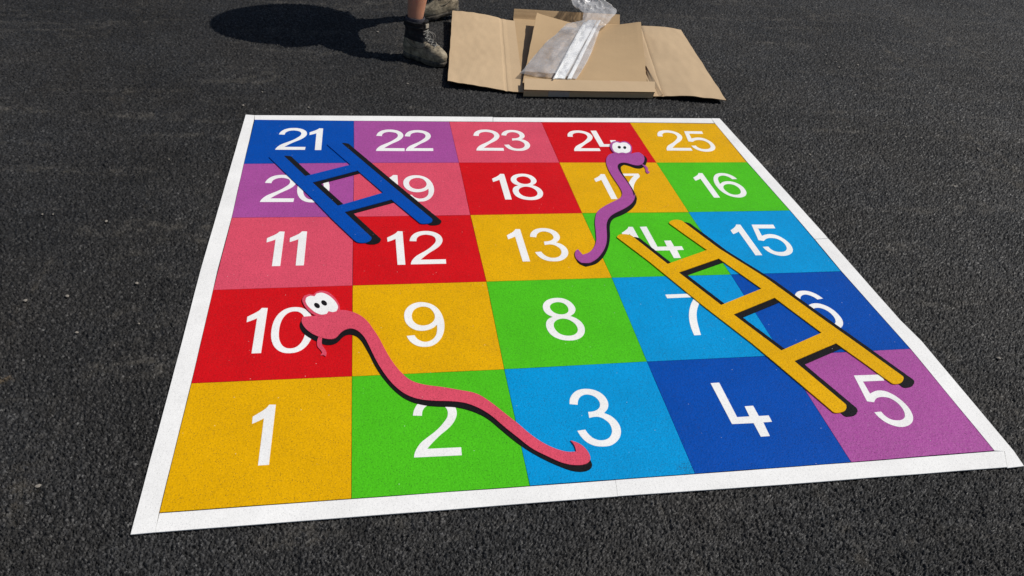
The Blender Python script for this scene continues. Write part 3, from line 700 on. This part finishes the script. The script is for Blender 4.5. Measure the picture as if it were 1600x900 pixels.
def boot(M4,lacing=True):
    """M4: heel at origin, toe along +x, up +z"""
    nA=44; zs=[.018+(.206-.018)*k/46 for k in range(47)]
    bm=bmesh.new(); rings=[]
    def ring(z,off=0.0):
        xb,xf,w_=interp(LV,z,1),interp(LV,z,2),interp(LV,z,3); cx=(xb+xf)/2; a=(xf-xb)/2+off
        R_=[]
        for k in range(nA):
            t=2*math.pi*k/nA; c,s=math.cos(t),math.sin(t)
            x=cx+a*math.copysign(abs(c)**.86,c); u=(x-xb)/(xf-xb)
            low=max(0,min(1,(.13-z)/.08))
            prof=1+low*(-.17*math.exp(-((u-.38)/.16)**2)+.02*math.exp(-((u-.72)/.15)**2)-.10*max(0,.22-u)/.22)
            y=(w_+off)*prof*math.copysign(abs(s)**.86,s)+low*.006*math.sin(u*3.1)
            R_.append(Vector((x,y,z)))
        return R_
    for z in zs:
        rr=[]
        for p in ring(z):
            q=p.copy()
            cr=.0028*noise.fractal(Vector((p.x*26,p.y*26,p.z*44)),1,2,3)
            # flex wrinkles above the ball of the foot
            cr+=.0016*math.sin(p.x*190+p.z*120)*math.exp(-((p.x-.205)/.030)**2)
            d=Vector((p.x-.11,p.y,0)); d=d.normalized() if d.length>0 else Vector()
            rr.append(bm.verts.new(M4@(q+d*cr)))
        rings.append(rr)
    for i in range(len(rings)-1):
        for k in range(nA):
            f=bm.faces.new([rings[i][k],rings[i][(k+1)%nA],rings[i+1][(k+1)%nA],rings[i+1][k]]); f.smooth=True
            z=zs[i]; p=ring(z)[k]
            f.material_index=1 if (z>.104+.05*max(0,(p.x-.06))*0 and p.x<.30 and z>.098+.35*max(0,p.x-.13)) else 0
    inner=[bm.verts.new(M4@(Vector((.08,0,.206))+(p-Vector((.08,0,.206)))*.84+Vector((0,0,-.004)))) for p in ring(.206)]
    low=[bm.verts.new(M4@(Vector((.08,0,.185))+(p-Vector((.08,0,.206)))*.80)) for p in ring(.206)]
    for A_2,B_2 in ((rings[-1],inner),(inner,low)):
        for k in range(nA):
            f=bm.faces.new([A_2[k],A_2[(k+1)%nA],B_2[(k+1)%nA],B_2[k]]); f.material_index=1; f.smooth=True
    bm.faces.new(low); bm.faces.new(rings[0][::-1])
    bmesh.ops.recalc_face_normals(bm,faces=bm.faces)
    b=link('boot',frombm(bm,'boot'),[M['boot'],M['shaft']],per)
    # sole with welt and heel step
    bm=bmesh.new(); L=[]
    for z,off in ((.0,.000),(.0,.004),(.010,.006),(.020,.006),(.025,.004),(.026,.0)):
        rr=ring(.03,off-.001)
        L.append([bm.verts.new(M4@Vector((p.x,p.y,z+(.012*math.exp(-((p.x-.135)/.035)**2) if z<.012 else 0)+(.006*max(0,(p.x-.25)/.05) if z<.012 else 0)))) for p in rr])
    for i in range(5):
        for k in range(nA):
            f=bm.faces.new([L[i][k],L[i][(k+1)%nA],L[i+1][(k+1)%nA],L[i+1][k]]); f.smooth=i not in(1,)
    bm.faces.new(L[0][::-1]); bm.faces.new(L[-1]); bmesh.ops.recalc_face_normals(bm,faces=bm.faces)
    link('sole',frombm(bm,'sole'),M['sole'],b)
    # padded collar
    bm=bmesh.new(); rr=ring(.198,.002); tube(bm,[M4@Vector((p.x,p.y,.205)) for p in rr+rr[:2]],.0065,8)
    rr=ring(.182,.001); tube(bm,[M4@Vector((p.x,p.y,.180)) for p in rr+rr[:2]],.0055,8)
    link('collar',frombm(bm,'collar'),M['shaft'],b)
    # side seam panels
    bm=bmesh.new()
    for s in (1,-1):
        pts=[]
        for k in range(14):
            t=k/13; x=.035+.185*t; z=.112-.045*math.sin(t*2.6)+.03*t*t
            w_=interp(LV,z,3); xb,xf=interp(LV,z,1),interp(LV,z,2); c=(x-(xb+xf)/2)/((xf-xb)/2); c=max(-1,min(1,c))
            pts.append(M4@Vector((x,s*(w_*(1-abs(c)**2.3)**.43+.001),z)))
        tube(bm,pts,.0016,5)
    link('seam',frombm(bm,'seam'),M['sole'],b)
    # laces across the tongue
    bm=bmesh.new()
    def front(z,y): 
        xf=interp(LV,z,2); w_=interp(LV,z,3); return Vector((xf-.5*abs(y)**1.6/w_**.6*1.0+.004,y,z))
    zz=[.098,.108,.120,.134,.150,.166]
    for k,z in enumerate(zz):
        z2=zz[min(k+1,5)]
        for s in (1,-1):
            tube(bm,[M4@(front(z+(z2-z)*t,s*(-.022+.044*t))+Vector((.003,0,0))) for t in (0,.25,.5,.75,1)],.0021,5)
    for s,l in ((1,.052),(-1,.040),(.5,.06)):
        pts=[]
        for k in range(12):
            t=k/11*math.pi*1.05
            pts.append(M4@(Vector((.162+.030*math.sin(t),s*l*.72*math.sin(t),.163-.058*(1-math.cos(t))/2))))
        tube(bm,pts,.0019,5)
    link('laces',frombm(bm,'laces'),M['lace'],b)
    # tongue and pull tab
    bm=bmesh.new(); 
    for k,(z,ww,dx) in enumerate(((.10,.018,.002),(.13,.021,.003),(.16,.023,.003),(.19,.024,.005),(.216,.024,.012),(.222,.018,.010))):
        x=interp(LV,min(z,.206),2)+dx-.004
        r_=[bm.verts.new(M4@Vector((x+o_,y,z))) for o_,y in ((.004,-ww*.6),(-.004,-ww),(-.008,0),(-.004,ww),(.004,ww*.6),(.006,0))]
        if k:
            for t in range(6): bm.faces.new([pr[t],pr[(t+1)%6],r_[(t+1)%6],r_[t]])
        else: bm.faces.new(r_)
        pr=r_
    bm.faces.new(pr[::-1]); bmesh.ops.recalc_face_normals(bm,faces=bm.faces)
    link('tongue',frombm(bm,'tongue'),M['shaft'],b)
    bm=bmesh.new(); bmesh.ops.create_cube(bm,size=1); bmesh.ops.scale(bm,vec=(.006,.026,.024),verts=bm.verts)
    bmesh.ops.bevel(bm,geom=bm.edges[:],offset=.0022,segments=2,affect='EDGES')
    bmesh.ops.transform(bm,matrix=M4@Matrix.Translation((.164,0,.192)),verts=bm.verts)
    link('pull_tab',frombm(bm,'pull_tab'),M['tag'],b)
    bm=bmesh.new(); L=[]
    for z,k_ in ((.185,.86),(.205,.84),(.219,.80),(.224,.77),(.222,.70)):
        L.append([bm.verts.new(M4@Vector((.081+(p.x-.081)*k_,p.y*k_,z+.003*noise.noise(p*80)))) for p in ring(.206)])
    for i in range(4):
        for k in range(nA): f=bm.faces.new([L[i][k],L[i][(k+1)%nA],L[i+1][(k+1)%nA],L[i+1][k]]); f.smooth=True
    link('sock',frombm(bm,'sock'),M['sock'],b)
    return b
def place(h,deg,pitch=0.0,scale=1.0):
    return Matrix.Translation(h)@Matrix.Rotation(R(deg),4,'Z')@Matrix.Rotation(R(pitch),4,'Y')@Matrix.Scale(scale,4)
B1=place(Vector((.803,3.515,0)),-43,0,1.13)
B2=place(Vector((1.235,4.30,.045)),198,9,1.10)
boot(B1); boot(B2)
a1=B1@Vector((.078,0,.19)); a2=B2@Vector((.078,0,.19))
k1=Vector((a1.x+.055,a1.y+.03,.50)); k2=Vector((a2.x-.05,a2.y-.10,.50))
V=[Vector((1.0,3.93,.93)),Vector((.99,3.85,.86)),k1,a1.lerp(k1,.55)+Vector((-.012,.012,0)),a1,a1+Vector((0,0,-.09)),
   Vector((1.0,4.02,.86)),k2,a2.lerp(k2,.55)+Vector((.01,.012,0)),a2,a2+Vector((0,0,-.09)),
   Vector((1.02,3.97,1.08)),Vector((1.06,4.03,1.29)),Vector((1.10,4.05,1.41)),Vector((1.15,4.05,1.47)),Vector((1.20,4.05,1.53)),Vector((1.225,4.05,1.60)),
   Vector((1.10,3.84,1.39)),Vector((1.06,3.60,1.24)),Vector((1.06,3.66,1.02)),Vector((1.075,3.68,.985)),
   Vector((1.10,4.26,1.39)),Vector((1.06,4.47,1.22)),Vector((1.09,4.36,.99)),Vector((1.10,4.34,.955))]
E_=[(0,1),(1,2),(2,3),(3,4),(4,5),(0,6),(6,7),(7,8),(8,9),(9,10),(0,11),(11,12),(12,13),(13,14),(14,15),(15,16),(12,17),(17,18),(18,19),(19,20),(12,21),(21,22),(22,23),(23,24)]
RD=[(.14,.11),.085,.062,.066,.048,.040,.085,.062,.066,.048,.040,(.13,.10),(.15,.11),.07,.052,.078,.082,.055,.040,.030,.032,.055,.040,.030,.032]
body=skinmesh('body',V,E_,RD,M['skin'],per)
# fingers joined to the body mesh
bmf=bmesh.new(); bmf.from_mesh(body.data)
for wr,dn,sd_ in ((V[20],Vector((.25,.12,-1)),1),(V[24],Vector((0,-.05,-1)),-1)):
    dn=dn.normalized(); sx=Vector((1,0,0)); sx=(sx-dn*sx.dot(dn)).normalized(); ny=dn.cross(sx)
    for k,(off,L_) in enumerate(((-.027,.062),(-.009,.074),(.009,.072),(.027,.056))):
        p=wr+dn*.02+sx*off; cv=ny*(-sd_)
        tube(bmf,[p,p+dn*(.04),p+dn*(.04+L_*.4)+cv*.006,p+dn*(.04+L_*.75)+cv*.018,p+dn*(.04+L_*.95)+cv*.03],.0088,8)
    p=wr+sx*.025; tube(bmf,[p,p+sx*.018+dn*.025,p+sx*.026+dn*.05,p+sx*.022+dn*.068],.0098,8)
hd=V[16]
bmesh.ops.create_uvsphere(bmf,u_segments=12,v_segments=8,radius=1,matrix=Matrix.Translation(hd+Vector((.083,0,-.025)))@Matrix.Diagonal((.020,.014,.024,1)))
for s in (1,-1): bmesh.ops.create_uvsphere(bmf,u_segments=12,v_segments=8,radius=1,matrix=Matrix.Translation(hd+Vector((0,s*.080,-.015)))@Matrix.Diagonal((.018,.009,.030,1)))
bmf.to_mesh(body.data); bmf.free()
for p in body.data.polygons: p.use_smooth=True
def ball(name,loc,sc,mat,parent):
    bm=bmesh.new(); bmesh.ops.create_uvsphere(bm,u_segments=20,v_segments=12,radius=1,matrix=Matrix.Translation(loc)@Matrix.Diagonal((*sc,1)))
    for f in bm.faces: f.smooth=True
    return link(name,frombm(bm,name),mat,parent)
for s in (1,-1):
    e_=ball('eye',hd+Vector((.068,s*.030,.0)),(.013,.014,.009),M['eyew'],body)
    ball('pupil',hd+Vector((.0795,s*.030,.0)),(.004,.005,.005),M['iris'],body)
ball('mouth',hd+Vector((.066,0,-.062)),(.012,.024,.006),M['lip'],body)
ball('hair',hd+Vector((-.018,0,.028)),(.082,.086,.078),M['hair'],body)
# shorts and shirt
SV=[Vector((1.0,3.93,.99)),Vector((1.0,3.93,.90)),Vector((.99,3.85,.80)),V[1].lerp(k1,.55),V[1].lerp(k1,.80),Vector((1.0,4.02,.80)),V[6].lerp(k2,.55),V[6].lerp(k2,.80)]
skinmesh('shorts',SV,[(0,1),(1,2),(2,3),(3,4),(1,5),(5,6),(6,7)],[(.155,.13),(.175,.145),.130,.118,.098,.130,.118,.098],M['shorts'],per,root=1)
TV=[Vector((1.06,4.03,1.28)),Vector((1.02,3.97,1.06)),Vector((1.0,3.94,.92)),Vector((1.10,4.05,1.40)),V[17],V[17].lerp(V[18],.8),V[21],V[21].lerp(V[22],.8)]
skinmesh('shirt',TV,[(0,1),(1,2),(0,3),(0,4),(4,5),(0,6),(6,7)],[(.235,.16),(.21,.15),(.20,.145),.10,.115,.105,.115,.105],M['shirt'],per)
# unseen broad straw hat, brim widened to round out the cast shadow
bm=bmesh.new(); prof=[(.0,.115),(.05,.118),(.085,.105),(.098,.06),(.102,.012),(.16,.004),(.26,-.004),(.385,-.020),(.386,-.024),(.26,-.009),(.16,-.002),(.104,.004),(.094,.05),(.08,.095),(.0,.108)]
HM=Matrix.Translation(hd+Vector((.085,.0,.020)))@Matrix.Rotation(R(12),4,'Y')@Matrix.Scale(1.12,4)
L=[]
for r,z in prof:
    L.append([bm.verts.new(HM@Vector((max(r,.0005)*math.cos(2*math.pi*k/48),max(r,.0005)*math.sin(2*math.pi*k/48),z+.012*math.sin(4*math.pi*k/48+1)*(r/.3)**2))) for k in range(48)])
for i in range(len(L)-1):
    for k in range(48): f=bm.faces.new([L[i][k],L[i][(k+1)%48],L[i+1][(k+1)%48],L[i+1][k]]); f.smooth=True
link('hat',frombm(bm,'hat'),M['straw'],per)
